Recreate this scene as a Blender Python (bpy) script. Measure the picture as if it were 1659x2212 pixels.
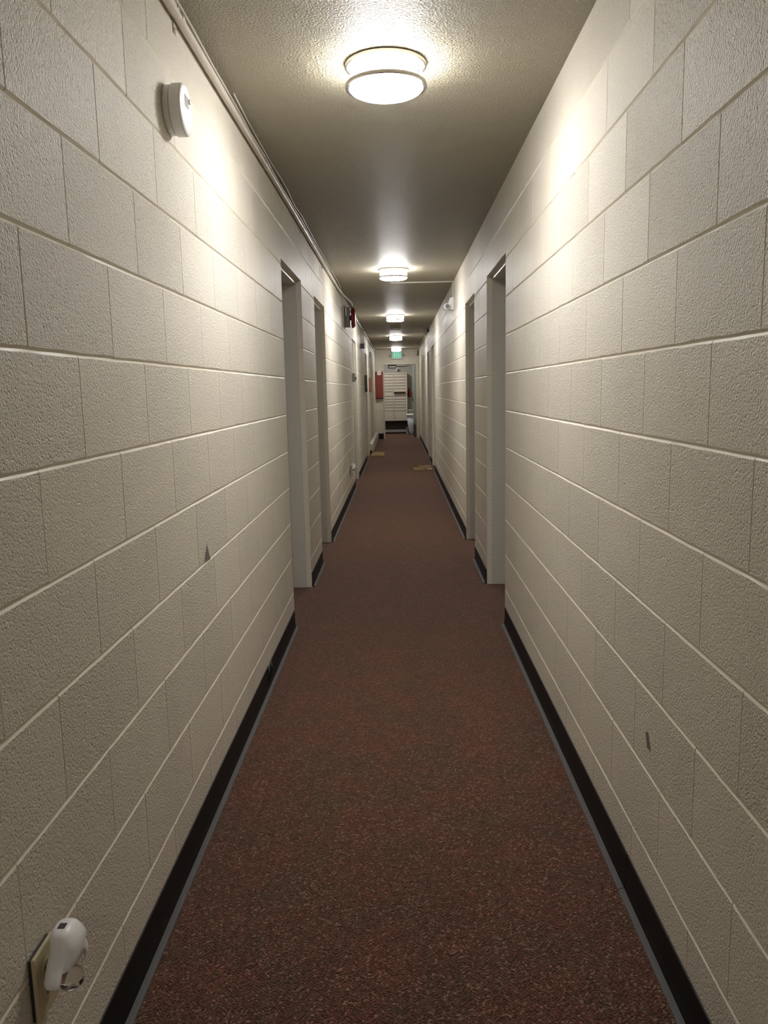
import bpy, bmesh, math, random
from mathutils import Vector, Matrix
random.seed(7)
for o in list(bpy.data.objects):
    bpy.data.objects.remove(o)
SC = bpy.context.scene
COL = SC.collection

# ------------------------------------------------------------------ camera, world, exposure
EYE = 1.3421
TH, PS, RO, F = 0.15268, -0.02067, 0.02128, 1708.4
fw0 = Vector((math.sin(PS), math.cos(PS), 0)); rt0 = Vector((math.cos(PS), -math.sin(PS), 0)); zz = Vector((0, 0, 1))
fwd = fw0*math.cos(TH) - zz*math.sin(TH)
up0 = fw0*math.sin(TH) + zz*math.cos(TH)
rt = rt0*math.cos(RO) - up0*math.sin(RO)
up = rt0*math.sin(RO) + up0*math.cos(RO)
cam = bpy.data.cameras.new('camera'); camo = bpy.data.objects.new('camera', cam); COL.objects.link(camo)
cam.sensor_fit = 'HORIZONTAL'; cam.sensor_width = 36.0; cam.lens = F/1659.0*36.0
cam.clip_start = 0.02; cam.clip_end = 200
M = Matrix((rt, up, -fwd)).transposed().to_4x4(); M.translation = Vector((0, 0, EYE)); camo.matrix_world = M
SC.camera = camo
w = bpy.data.worlds.new('world'); SC.world = w; w.use_nodes = True
w.node_tree.nodes['Background'].inputs[0].default_value = (0.9, 0.85, 0.75, 1)
w.node_tree.nodes['Background'].inputs[1].default_value = 0.0
vs = SC.view_settings
SC.display_settings.display_device = 'sRGB'
vs.view_transform = 'Standard'; vs.look = 'None'; vs.gamma = 1.0; vs.use_curve_mapping = False
vs.exposure = 0.75
SC.cycles.max_bounces = 10; SC.cycles.diffuse_bounces = 8; SC.cycles.glossy_bounces = 4
LAMP_STRENGTH = 60.0
LAMP_COLOR = (1.0, 0.98, 0.968)

# ------------------------------------------------------------------ materials
class NT:
    def __init__(s, name):
        s.m = bpy.data.materials.new(name); s.m.use_nodes = True
        s.t = s.m.node_tree; s.b = s.t.nodes['Principled BSDF']
    def n(s, typ, **kw):
        nd = s.t.nodes.new(typ)
        for k, v in kw.items():
            if k.startswith('i_'):
                key = k[2:]
                key = int(key) if key.isdigit() else key.replace('_', ' ')
                nd.inputs[key].default_value = v
            else: setattr(nd, k, v)
        return nd
    def l(s, a, b): s.t.links.new(a, b)

def pos(nt):
    return nt.n('ShaderNodeNewGeometry').outputs['Position']

def simple(name, col, rough=0.5, metal=0.0, spec=0.5, noise=0.06, nscale=40.0, bump=0.0, bscale=200.0, trans=0.0):
    t = NT(name); b = t.b
    b.inputs['Roughness'].default_value = rough; b.inputs['Metallic'].default_value = metal
    b.inputs['Specular IOR Level'].default_value = spec
    b.inputs['Transmission Weight'].default_value = trans
    p = pos(t)
    nz = t.n('ShaderNodeTexNoise', i_Scale=nscale, i_Detail=3.0); t.l(p, nz.inputs['Vector'])
    mx = t.n('ShaderNodeMix', data_type='RGBA')
    lo = tuple(c*(1-noise) for c in col)+(1,); hi = tuple(min(1, c*(1+noise)) for c in col)+(1,)
    mx.inputs[6].default_value = lo; mx.inputs[7].default_value = hi
    t.l(nz.outputs['Fac'], mx.inputs[0]); t.l(mx.outputs[2], b.inputs['Base Color'])
    if bump > 0:
        n2 = t.n('ShaderNodeTexNoise', i_Scale=bscale, i_Detail=2.0); t.l(p, n2.inputs['Vector'])
        bp = t.n('ShaderNodeBump', i_Strength=bump, i_Distance=0.002); t.l(n2.outputs['Fac'], bp.inputs['Height'])
        t.l(bp.outputs['Normal'], b.inputs['Normal'])
    return t.m

def wall_paint(name, col):
    t = NT(name); b = t.b; p = pos(t)
    b.inputs['Roughness'].default_value = 0.40
    b.inputs['Specular IOR Level'].default_value = 0.45
    n1 = t.n('ShaderNodeTexNoise', i_Scale=2.2, i_Detail=4.0); t.l(p, n1.inputs['Vector'])
    mx = t.n('ShaderNodeMix', data_type='RGBA')
    mx.inputs[6].default_value = tuple(c*0.95 for c in col)+(1,); mx.inputs[7].default_value = tuple(c*1.05 for c in col)+(1,)
    t.l(n1.outputs['Fac'], mx.inputs[0]); t.l(mx.outputs[2], b.inputs['Base Color'])
    # pitted block surface under thick paint: bumps of pea size plus fine grain, strength differs from block to block
    g = t.n('ShaderNodeAttribute', attribute_name='grain')
    v1 = t.n('ShaderNodeTexNoise', i_Scale=210.0, i_Detail=3.0, i_Roughness=0.6); t.l(p, v1.inputs['Vector'])
    v2 = t.n('ShaderNodeTexVoronoi', i_Scale=115.0); t.l(p, v2.inputs['Vector'])
    pit = t.n('ShaderNodeMapRange', interpolation_type='SMOOTHSTEP', i_1=0.10, i_2=0.38, i_3=0.0, i_4=0.42); t.l(v2.outputs['Distance'], pit.inputs[0])
    r1 = t.n('ShaderNodeMath', operation='MULTIPLY_ADD', i_1=1.25); t.l(v1.outputs['Fac'], r1.inputs[0]); t.l(pit.outputs[0], r1.inputs[2])
    st = t.n('ShaderNodeMath', operation='MULTIPLY', i_1=1.0); t.l(g.outputs['Fac'], st.inputs[0])
    bp = t.n('ShaderNodeBump', i_Distance=0.0056); t.l(r1.outputs[0], bp.inputs['Height']); t.l(st.outputs[0], bp.inputs['Strength'])
    t.l(bp.outputs['Normal'], b.inputs['Normal'])
    return t.m

def ceiling_mat():
    t = NT('ceiling_texture'); b = t.b; p = pos(t)
    b.inputs['Roughness'].default_value = 0.46
    b.inputs['Base Color'].default_value = (0.50, 0.455, 0.33, 1)
    v1 = t.n('ShaderNodeTexNoise', i_Scale=130.0, i_Detail=3.0, i_Roughness=0.55); t.l(p, v1.inputs['Vector'])
    r1 = t.n('ShaderNodeMapRange', interpolation_type='SMOOTHSTEP', i_1=0.40, i_2=0.66); t.l(v1.outputs['Fac'], r1.inputs[0])
    bp = t.n('ShaderNodeBump', i_Distance=0.010, i_Strength=0.9); t.l(r1.outputs[0], bp.inputs['Height'])
    t.l(bp.outputs['Normal'], b.inputs['Normal'])
    return t.m

def carpet_mat():
    t = NT('carpet_weave'); b = t.b; p = pos(t)
    b.inputs['Roughness'].default_value = 0.95; b.inputs['Specular IOR Level'].default_value = 0.15; b.inputs['Sheen Weight'].default_value = 0.5; b.inputs['Sheen Roughness'].default_value = 0.45; b.inputs['Sheen Tint'].default_value = (0.75, 0.55, 0.45, 1)
    vo = t.n('ShaderNodeTexVoronoi', i_Scale=210.0); t.l(p, vo.inputs['Vector'])
    sp = t.n('ShaderNodeSeparateColor'); t.l(vo.outputs['Color'], sp.inputs[0])
    cr = t.n('ShaderNodeValToRGB'); e = cr.color_ramp; e.interpolation = 'CONSTANT'
    cols = [(0.0, (0.070, 0.025, 0.018)), (0.22, (0.125, 0.058, 0.041)), (0.45, (0.060, 0.040, 0.026)), (0.62, (0.16, 0.080, 0.060)),
            (0.80, (0.105, 0.082, 0.058)), (0.92, (0.30, 0.215, 0.165))]
    e.elements[0].position = 0; e.elements[0].color = cols[0][1]+(1,); e.elements[1].position = cols[1][0]; e.elements[1].color = cols[1][1]+(1,)
    for q, c in cols[2:]:
        x = e.elements.new(q); x.color = c+(1,)
    t.l(sp.outputs[0], cr.inputs[0])
    # broad drifts between redder and greyer yarn
    nz = t.n('ShaderNodeTexNoise', i_Scale=5.0, i_Detail=5.0); t.l(p, nz.inputs['Vector'])
    rr = t.n('ShaderNodeMapRange', i_1=0.38, i_2=0.62); t.l(nz.outputs['Fac'], rr.inputs[0])
    tint = t.n('ShaderNodeMix', data_type='RGBA'); tint.inputs[6].default_value = (0.98, 0.72, 0.66, 1); tint.inputs[7].default_value = (0.76, 0.74, 0.64, 1)
    t.l(rr.outputs[0], tint.inputs[0])
    mul = t.n('ShaderNodeMix', data_type='RGBA', blend_type='MULTIPLY'); mul.inputs[0].default_value = 1.0
    t.l(cr.outputs[0], mul.inputs[6]); t.l(tint.outputs[2], mul.inputs[7])
    # zigzag ribs of the weave
    mp = t.n('ShaderNodeSeparateXYZ'); t.l(p, mp.inputs[0])
    px = t.n('ShaderNodeMath', operation='PINGPONG', i_1=0.035); t.l(mp.outputs[0], px.inputs[0])
    ad = t.n('ShaderNodeMath', operation='ADD'); t.l(px.outputs[0], ad.inputs[0]); wz = t.n('ShaderNodeTexNoise', i_Scale=28.0, i_Detail=3.0); t.l(p, wz.inputs['Vector'])
    wm = t.n('ShaderNodeMath', operation='MULTIPLY_ADD', i_1=0.05); t.l(wz.outputs['Fac'], wm.inputs[0]); t.l(mp.outputs[1], wm.inputs[2]); t.l(wm.outputs[0], ad.inputs[1])
    ml = t.n('ShaderNodeMath', operation='MULTIPLY', i_1=2*math.pi/0.012); t.l(ad.outputs[0], ml.inputs[0])
    sn = t.n('ShaderNodeMath', operation='SINE'); t.l(ml.outputs[0], sn.inputs[0])
    a2 = t.n('ShaderNodeMath', operation='MULTIPLY_ADD', i_1=0.35); t.l(sn.outputs[0], a2.inputs[0]); t.l(vo.outputs['Distance'], a2.inputs[2])
    bp = t.n('ShaderNodeBump', i_Distance=0.003, i_Strength=0.8, invert=True); t.l(a2.outputs[0], bp.inputs['Height'])
    t.l(bp.outputs['Normal'], b.inputs['Normal'])
    sh = t.n('ShaderNodeMapRange', i_1=-1.0, i_2=1.0, i_3=0.88, i_4=1.12); t.l(sn.outputs[0], sh.inputs[0])
    m3 = t.n('ShaderNodeMix', data_type='RGBA', blend_type='MULTIPLY'); m3.inputs[0].default_value = 1.0
    t.l(mul.outputs[2], m3.inputs[6]); t.l(sh.outputs[0], m3.inputs[7])
    t.l(m3.outputs[2], b.inputs['Base Color'])
    return t.m

def emit(name, col, strength, base=(0.9, 0.9, 0.9)):
    t = NT(name); b = t.b
    b.inputs['Base Color'].default_value = base+(1,); b.inputs['Roughness'].default_value = 0.3
    b.inputs['Emission Color'].default_value = col+(1,); b.inputs['Emission Strength'].default_value = strength
    return t.m

WALLC = (0.768, 0.717, 0.610)
MT = dict(
    wall=wall_paint('painted_block', WALLC), ceil=ceiling_mat(), carpet=carpet_mat(),
    frame=simple('frame_enamel', (0.60, 0.585, 0.53), 0.28, bump=0.05, bscale=60),
    cframe=simple('cream_frame_enamel', (0.62, 0.565, 0.46), 0.34),
    slab=simple('door_paint', (0.46, 0.44, 0.39), 0.4),
    teal=simple('grey_green_door_paint', (0.20, 0.245, 0.21), 0.4),
    black=simple('black_vinyl', (0.010, 0.009, 0.009), 0.55, spec=0.25),
    grey=simple('grey_vinyl', (0.10, 0.095, 0.095), 0.6, spec=0.3),
    white=simple('white_plastic', (0.84, 0.84, 0.84), 0.35, noise=0.02),
    offwhite=simple('off_white_plastic', (0.60, 0.585, 0.53), 0.4, noise=0.02),
    ivory=simple('ivory_plastic', (0.52, 0.46, 0.28), 0.4, noise=0.03),
    nickel=simple('brushed_nickel', (0.62, 0.58, 0.56), 0.3, metal=1.0, noise=0.03),
    brass=simple('polished_brass', (0.80, 0.62, 0.25), 0.22, metal=1.0, noise=0.02),
    pipe=simple('painted_pipe', (0.60, 0.55, 0.47), 0.33, bump=0.08, bscale=80),
    steel=simple('grey_metal', (0.30, 0.29, 0.27), 0.4, metal=0.6),
    bellbox=simple('dark_grey_box_paint', (0.13, 0.115, 0.11), 0.4),
    dark=simple('dark_metal', (0.03, 0.03, 0.028), 0.45),
    red=simple('red_gong_paint', (0.17, 0.006, 0.010), 0.35),
    redbox=simple('red_cabinet_paint', (0.25, 0.048, 0.028), 0.5),
    rust=simple('red_brown_paint', (0.23, 0.09, 0.05), 0.5),
    brown=simple('brown_wood', (0.09, 0.065, 0.04), 0.5, noise=0.2),
    darkbrown=simple('dark_brown_panel', (0.075, 0.055, 0.042), 0.6),  # shade on the back wall, put into the colour
    mail=simple('beige_metal', (0.55, 0.485, 0.39), 0.42, noise=0.03),
    mailgap=simple('shadow_gap_metal', (0.09, 0.075, 0.05), 0.6),
    coir=simple('tan_coir', (0.29, 0.185, 0.06), 0.9, noise=0.25, nscale=25, bump=0.4, bscale=300),
    coirdark=simple('dark_brown_rubber', (0.035, 0.02, 0.012), 0.8),
    bin=simple('pale_grey_plastic', (0.60, 0.62, 0.68), 0.4, noise=0.02),
    olive=simple('olive_plastic', (0.16, 0.14, 0.075), 0.5),
    clear=simple('clear_plastic', (0.95, 0.93, 0.9), 0.08, trans=1.0, noise=0.01),
    roomwall=simple('pale_grey_wall_paint', (0.45, 0.42, 0.36), 0.5),
    heater=simple('cream_heater_enamel', (0.55, 0.52, 0.43), 0.4),
    mark=simple('grey_scuff', (0.17, 0.15, 0.13), 0.6, noise=0.4, nscale=120),
    glass=emit('lit_white_glass', LAMP_COLOR, LAMP_STRENGTH*1.2),
    glassside=emit('lit_white_glass_side', LAMP_COLOR, LAMP_STRENGTH*0.5),
    exitface=emit('lit_sign_face', (0.15, 0.9, 0.55), 0.22, (0.14, 0.36, 0.27)),
    exitgreen=emit('lit_green_letters', (0.0, 0.75, 0.40), 0.16, (0.0, 0.16, 0.09)),
    exitframe=simple('sign_frame_plastic', (0.42, 0.43, 0.41), 0.45),
    lens=simple('grey_glass_lens', (0.16, 0.17, 0.21), 0.1),
)

# ------------------------------------------------------------------ mesh helpers
def link(name, bm, mats, parent=None, smooth=False, bevel=0.0, segs=2):
    me = bpy.data.meshes.new(name)
    bmesh.ops.recalc_face_normals(bm, faces=bm.faces[:])
    if parent is not None:          # parts are modelled in place; store them relative to the thing they belong to
        r = parent; off = Vector(r.location)
        while r.parent is not None: r = r.parent; off += r.location
        bmesh.ops.translate(bm, verts=bm.verts[:], vec=-off)
    bm.to_mesh(me); bm.free()
    if not isinstance(mats, (list, tuple)): mats = [mats]
    for m in mats: me.materials.append(m)
    if smooth:
        for f in me.polygons: f.use_smooth = True
    o = bpy.data.objects.new(name, me); COL.objects.link(o)
    if parent is not None: o.parent = parent
    if bevel > 0:
        b = o.modifiers.new('soft_edges', 'BEVEL'); b.width = bevel; b.segments = segs; b.limit_method = 'ANGLE'; b.angle_limit = 0.6
    return o

def tag(o, label, cat, group=None, kind=None):
    o['label'] = label; o['category'] = cat
    if group: o['group'] = group
    if kind: o['kind'] = kind
    return o

def thing(name, loc, label, cat, group=None, kind=None):
    o = bpy.data.objects.new(name, None); COL.objects.link(o); o.location = loc; o.empty_display_size = 0.05
    return tag(o, label, cat, group, kind)

def box(bm, x0, x1, y0, y1, z0, z1, mi=0):
    x0, x1 = min(x0, x1), max(x0, x1); y0, y1 = min(y0, y1), max(y0, y1)
    v = [bm.verts.new(p) for p in ((x0, y0, z0), (x1, y0, z0), (x1, y1, z0), (x0, y1, z0), (x0, y0, z1), (x1, y0, z1), (x1, y1, z1), (x0, y1, z1))]
    for f in ((0, 3, 2, 1), (4, 5, 6, 7), (0, 1, 5, 4), (1, 2, 6, 5), (2, 3, 7, 6), (3, 0, 4, 7)):
        bm.faces.new([v[i] for i in f]).material_index = mi
    return bm

def B(*a): return box(bmesh.new(), *a)

def tube(bm, pts, r, n=12, cap=True, mi=0):
    pts = [Vector(p) for p in pts]; rings = []
    ref = None
    for i, p in enumerate(pts):
        a = pts[max(0, i-1)]; b = pts[min(len(pts)-1, i+1)]
        t = (b-a).normalized()
        if ref is None:
            ref = Vector((0, 0, 1)) if abs(t.z) < 0.9 else Vector((1, 0, 0))
        u = (ref - t*ref.dot(t)).normalized(); ref = u; v = t.cross(u)
        rr = r[i] if isinstance(r, (list, tuple)) else r
        rings.append([bm.verts.new(p + (u*math.cos(2*math.pi*k/n) + v*math.sin(2*math.pi*k/n))*rr) for k in range(n)])
    for i in range(len(rings)-1):
        for k in range(n):
            bm.faces.new((rings[i][k], rings[i][(k+1) % n], rings[i+1][(k+1) % n], rings[i+1][k])).material_index = mi
    if cap:
        bm.faces.new(rings[0][::-1]).material_index = mi; bm.faces.new(rings[-1]).material_index = mi
    return bm

def lathe(bm, prof, origin, axis='z', n=48, closed=False):
    """prof: (radius, height) along axis"""
    O = Vector(origin)
    A = {'z': (Vector((1, 0, 0)), Vector((0, 1, 0)), Vector((0, 0, 1))), 'x': (Vector((0, 1, 0)), Vector((0, 0, 1)), Vector((1, 0, 0))),
         '-x': (Vector((0, 1, 0)), Vector((0, 0, 1)), Vector((-1, 0, 0))), 'y': (Vector((1, 0, 0)), Vector((0, 0, 1)), Vector((0, 1, 0)))}[axis]
    rings = []
    for r, h in prof:
        if r < 1e-6: rings.append([bm.verts.new(O + A[2]*h)])
        else: rings.append([bm.verts.new(O + A[2]*h + (A[0]*math.cos(2*math.pi*k/n) + A[1]*math.sin(2*math.pi*k/n))*r) for k in range(n)])
    m = len(rings)
    for i in range(m if closed else m-1):
        a, b = rings[i], rings[(i+1) % m]
        for k in range(n):
            k2 = (k+1) % n
            if len(a) == 1 and len(b) == 1: continue
            if len(a) == 1: bm.faces.new((a[0], b[k], b[k2]))
            elif len(b) == 1: bm.faces.new((a[k], b[0], a[k2]))
            else: bm.faces.new((a[k], b[k], b[k2], a[k2]))
    return bm

def prism(bm, poly, a0, a1, axis):
    """extrude a 2D polygon along axis; poly coordinates are the other two axes in xyz order"""
    def mk(p, a):
        if axis == 'x': return (a, p[0], p[1])
        if axis == 'y': return (p[0], a, p[1])
        return (p[0], p[1], a)
    v0 = [bm.verts.new(mk(p, a0)) for p in poly]; v1 = [bm.verts.new(mk(p, a1)) for p in poly]
    n = len(poly)
    for i in range(n):
        bm.faces.new((v0[i], v0[(i+1) % n], v1[(i+1) % n], v1[i]))
    bm.faces.new(v0); bm.faces.new(v1[::-1])
    return bm

# ------------------------------------------------------------------ corridor dimensions
WL, WR, CH = -0.621, 0.592, 2.4384
COURSE, BLOCK = 0.2032, 0.4064
YB, YE = -4.2, 22.1
HEAD = 2.06
ROOM_END = 24.85
DOORS_L = [(4.42, 5.33), (6.13, 6.97), (11.10, 12.10), (15.30, 16.25)]
DOORS_R = [(4.42, 5.34), (6.20, 7.00), (13.10, 14.10), (15.04, 16.00)]

def block_wall(name, mapf, u0, u1, off_odd, off_even, openings, marks=(), seed=1):
    """a wall of painted concrete block with tooled mortar joints. mapf(u, z, d) -> xyz, d = depth behind the face"""
    rnd = random.Random(seed)
    bm = bmesh.new(); lay = bm.loops.layers.color.new('grain')
    def cell(a, b, z0, z1, ja, jb, jz0, jz1, grain):
        n = max(1, int(round((b-a)/0.07)))
        dh, dv = 0.0042, rnd.choice((0.0012, 0.0018, 0.0028, 0.0034))
        ins = [a] + [a + (0.0022 if ja else 0.0) + (b-a-(0.0022 if ja else 0)-(0.0022 if jb else 0))*i/n for i in range(n+1)] + [b]
        rows = [(z0, 'lo'), (z0 + (0.0055 if jz0 else 0), 'in0'), (z1 - (0.0055 if jz1 else 0), 'in1'), (z1, 'hi')]
        grid = []
        for j, (z, kind) in enumerate(rows):
            r = []
            for i, u in enumerate(ins):
                d = 0.0
                if kind == 'lo' and jz0: d = dh
                if kind == 'hi' and jz1: d = dh
                if (i == 0 and ja) or (i == len(ins)-1 and jb): d = max(d, dv)
                zz_ = z
                if kind == 'in0' and jz0: zz_ += rnd.uniform(-0.0012, 0.0012)
                if kind == 'in1' and jz1: zz_ += rnd.uniform(-0.0012, 0.0012)
                r.append(bm.verts.new(mapf(u, zz_, d)))
            grid.append(r)
        for j in range(3):
            if (j == 0 and not jz0) or (j == 2 and not jz1): continue
            for i in range(len(ins)-1):
                if (i == 0 and not ja) or (i == len(ins)-2 and not jb): continue
                g = grain if (j == 1 and 0 < i < len(ins)-2) else 0.25
                f = bm.faces.new((grid[j][i], grid[j][i+1], grid[j+1][i+1], grid[j+1][i]))
                for lp in f.loops: lp[lay] = (g, g, g, 1)
    for c in range(12):
        z0, z1 = c*COURSE, (c+1)*COURSE
        off = off_odd if c % 2 else off_even
        k0 = math.floor((u0-off)/BLOCK); js = []
        k = k0
        while off + k*BLOCK < u1:
            js.append(off + k*BLOCK); k += 1
        js.append(off + k*BLOCK)
        for a, b in zip(js[:-1], js[1:]):
            grain = rnd.choice((0.84, 0.88, 0.92, 0.96, 1.0))
            a2, b2 = max(a, u0), min(b, u1)
            if b2-a2 < 1e-4: continue
            # cut by the door openings
            cuts = sorted({a2, b2} | {e for o in openings for e in o if a2 < e < b2})
            for p, q in zip(cuts[:-1], cuts[1:]):
                mid = (p+q)/2
                inside = any(o[0] < mid < o[1] for o in openings)
                ja, jb = abs(p-a) < 1e-6, abs(q-b) < 1e-6
                if inside:
                    if z1 <= HEAD+1e-6: continue
                    if z0 < HEAD: cell(p, q, HEAD, z1, ja, jb, False, c < 11, grain)
                    else: cell(p, q, z0, z1, ja, jb, c > 0, c < 11, grain)
                else: cell(p, q, z0, z1, ja, jb, c > 0, c < 11, grain)
    for a, b in openings:
        for c in range(12):
            z0, z1 = c*COURSE, min((c+1)*COURSE, HEAD)
            if z0 >= HEAD: break
            for u in (a, b):
                sgn = 1 if u == b else -1
                zs = [(z0, 0.003), (z0+0.005, 0.0), (z1-(0.005 if z1 < HEAD else 0), 0.0), (z1, 0.003 if z1 < HEAD else 0.0)]
                for (za, da), (zb, db) in zip(zs[:-1], zs[1:]):
                    f = bm.faces.new([bm.verts.new(mapf(u+sgn*da, za, 0)), bm.verts.new(mapf(u+sgn*da, za, 0.034)), bm.verts.new(mapf(u+sgn*db, zb, 0.034)), bm.verts.new(mapf(u+sgn*db, zb, 0))])
                    for lp in f.loops: lp[lay] = (0.4, 0.4, 0.4, 1)
        f = bm.faces.new([bm.verts.new(mapf(u, HEAD, d)) for u, d in ((a, 0), (b, 0), (b, 0.034), (a, 0.034))])
        for lp in f.loops: lp[lay] = (0.4, 0.4, 0.4, 1)
    for poly in marks:
        f = bm.faces.new([bm.verts.new(mapf(u, z, -0.0006)) for u, z in poly]); f.material_index = 1
    bmesh.ops.remove_doubles(bm, verts=bm.verts[:], dist=1e-6)
    me = bpy.data.meshes.new(name); bm.to_mesh(me); bm.free()
    me.materials.append(MT['wall']); me.materials.append(MT['mark'])
    o = bpy.data.objects.new(name, me); COL.objects.link(o)
    return o

wl = block_wall('wall_left', lambda u, z, d: (WL-d, u, z), YB, YE, 0.128, 0.338, DOORS_L,
                marks=[[(2.43, 0.818), (2.515, 0.811), (2.50, 0.83), (2.478, 0.868), (2.46, 0.85)]], seed=3)
tag(wl, 'cream painted block wall carrying the conduit and the red alarm bell', 'wall', kind='structure')
wr = block_wall('wall_right', lambda u, z, d: (WR+d, u, z), YB, YE, 0.108, 0.311, DOORS_R,
                marks=[[(1.80, 0.47), (1.83, 0.467), (1.845, 0.50), (1.825, 0.51)]], seed=5)
tag(wr, 'cream painted block wall under the small white camera', 'wall', kind='structure')
EX0, EX1, EHEAD = -0.372, 0.502, 2.035
HEAD_KEEP = HEAD; HEAD = EHEAD
we = block_wall('wall_end', lambda u, z, d: (u, YE+d, z), WL, WR, 0.10, 0.30, [(EX0, EX1)], seed=9)
HEAD = HEAD_KEEP
tag(we, 'cream block wall closing the corridor around the open doorway', 'wall', kind='structure')
o = link('wall_back', B(WL-0.15, WR+0.15, YB-0.1, YB, 0, CH), MT['wall']); tag(o, 'plain painted wall behind the camera', 'wall', kind='structure')

# floor and ceiling run through into the room beyond
bm = bmesh.new(); box(bm, -1.6, 1.0, YB-0.1, ROOM_END+0.1, -0.06, 0.0)
o = link('floor', bm, MT['carpet']); tag(o, 'brown red carpet running the length of the corridor', 'floor', kind='structure')
bm = bmesh.new(); box(bm, -1.6, 1.0, YB-0.1, ROOM_END+0.1, CH, CH+0.06)
o = link('ceiling', bm, MT['ceil']); tag(o, 'beige knobbly textured ceiling over the corridor', 'ceiling', kind='structure')

# room beyond the doorway
o = link('wall_room_back', B(-1.5, 0.9, ROOM_END, ROOM_END+0.1, 0, CH), MT['roomwall']); tag(o, 'pale grey wall behind the letter boxes', 'wall', kind='structure')
o = link('wall_room_side', B(0.62, 0.72, YE+0.16, ROOM_END, 0, CH), MT['roomwall']); tag(o, 'pale wall of the letter box room behind the open door', 'wall', kind='structure')
o = link('wall_room_left', B(-1.5, -1.4, YE+0.16, ROOM_END, 0, CH), MT['roomwall']); tag(o, 'hidden side wall of the letter box room', 'wall', kind='structure')

# ------------------------------------------------------------------ baseboards
def base_profile(side):
    return [(0.0, 0.103), (0.0035, 0.102), (0.0045, 0.030), (0.0075, 0.010), (0.010, 0.004), (0.010, 0.0), (0.0, 0.0)]

def baseboard(name, W, s, y0, y1, label, peel=None):
    n = max(1, int((y1-y0)/0.02)) if peel else 1
    bm = bmesh.new(); rings = []
    for i in range(n+1):
        y = y0 + (y1-y0)*i/n
        k = 0.0
        if peel: k = max(0.0, 1-(y-y0)/0.10)**2
        r = []
        for d, z in base_profile(s):
            dd = d + 0.022*k*(max(0, z-0.02)/0.08)**1.5
            r.append(bm.verts.new((W + s*dd, y - 0.02*k*(z/0.1), z)))
        rings.append(r)
    m = len(rings[0])
    for i in range(n):
        for j in range(m):
            bm.faces.new((rings[i][j], rings[i][(j+1) % m], rings[i+1][(j+1) % m], rings[i+1][j]))
    bm.faces.new(rings[0]); bm.faces.new(rings[-1][::-1])
    o = link(name, bm, MT['black']); tag(o, label, 'baseboard', kind='structure')
    b2 = bmesh.new()
    prism(b2, [(W+s*0.0095, 0.0), (W+s*0.0095, 0.0075), (W+s*0.018, 0.0065), (W+s*0.0245, 0.003), (W+s*0.0255, 0.0)], y0, y1, 'y')
    e = link('edge_strip', b2, MT['grey'], o); e['label'] = 'grey edge strip'
    return o

LBL = 'black vinyl baseboard with grey edge strip '
baseboard('baseboard_left', WL, 1, YB, 3.475, LBL+'below the white plug-in device')
baseboard('baseboard_left', WL, 1, 3.478, 4.40, LBL+'and a curling peeled corner', peel=True)
baseboard('baseboard_left', WL, 1, 5.355, 6.11, LBL+'between two recessed doors, bell wall side')
baseboard('baseboard_left', WL, 1, 6.99, 11.07, LBL+'under the small white plug')
baseboard('baseboard_left', WL, 1, 12.13, 15.27, LBL+'before the heater, under the dark plaque')
baseboard('baseboard_right', WR, -1, YB, 1.955, LBL+'up to the seam, opposite the plug-in device')
baseboard('baseboard_right', WR, -1, 1.958, 4.40, LBL+'from the seam to the doorway')
baseboard('baseboard_right', WR, -1, 5.36, 6.18, LBL+'between two recessed doors, camera wall side')
baseboard('baseboard_right', WR, -1, 7.02, 13.07, LBL+'below the white camera, ending at the tan mat')
baseboard('baseboard_right', WR, -1, 14.13, 15.01, LBL+'short piece past the tan mat')
baseboard('baseboard_right', WR, -1, 16.03, YE-0.03, LBL+'running up to the end doorway')
o = link('baseboard_end', B(WL, -0.418, YE-0.014, YE-0.001, 0, 0.155), MT['black'], bevel=0.003); tag(o, 'tall black baseboard under the red wall box', 'baseboard', kind='structure')

# ------------------------------------------------------------------ recessed doors in the side walls
def side_door(n, W, s, y0, y1, label, knob=None):
    """s = +1 when the recess goes towards +X"""
    X = lambda d: W + s*d
    t = thing('door_%d' % n, (X(0.14), (y0+y1)/2, 0), label, 'door', kind='structure')
    bm = bmesh.new()
    box(bm, X(0.0345), X(0.19), y1+0.001, y1+0.03, 0.0, HEAD+0.03)
    box(bm, X(0.0345), X(0.19), y0-0.03, y0-0.001, 0.0, HEAD+0.03)
    box(bm, X(0.0345), X(0.19), y0, y1, HEAD+0.001, HEAD+0.03)
    # raised stop
    box(bm, X(0.033), X(0.125), y1-0.012, y1+0.0005, 0.004, HEAD-0.0005)
    box(bm, X(0.033), X(0.125), y0-0.0005, y0+0.012, 0.004, HEAD-0.0005)
    box(bm, X(0.033), X(0.125), y0+0.012, y1-0.012, HEAD-0.024, HEAD+0.0005)
    link('frame', bm, MT['frame'], t, bevel=0.0015)
    link('slab', B(X(0.132), X(0.172), y0+0.003, y1-0.003, 0.012, HEAD-0.004), MT['slab'], t, bevel=0.002)
    ky = y0+0.075 if knob is None else knob
    bm = bmesh.new()
    lathe(bm, [(0.0, 0.0), (0.031, 0.0), (0.031, 0.006), (0.012, 0.012), (0.011, 0.026), (0.024, 0.036), (0.029, 0.048), (0.026, 0.060), (0.014, 0.066), (0.0, 0.067)],
          (X(0.1315), ky, 0.99), '-x' if s > 0 else 'x', 24)
    k = link('knob', bm, MT['brass'], t, smooth=True); k['label'] = 'brass door knob'
    return t

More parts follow.
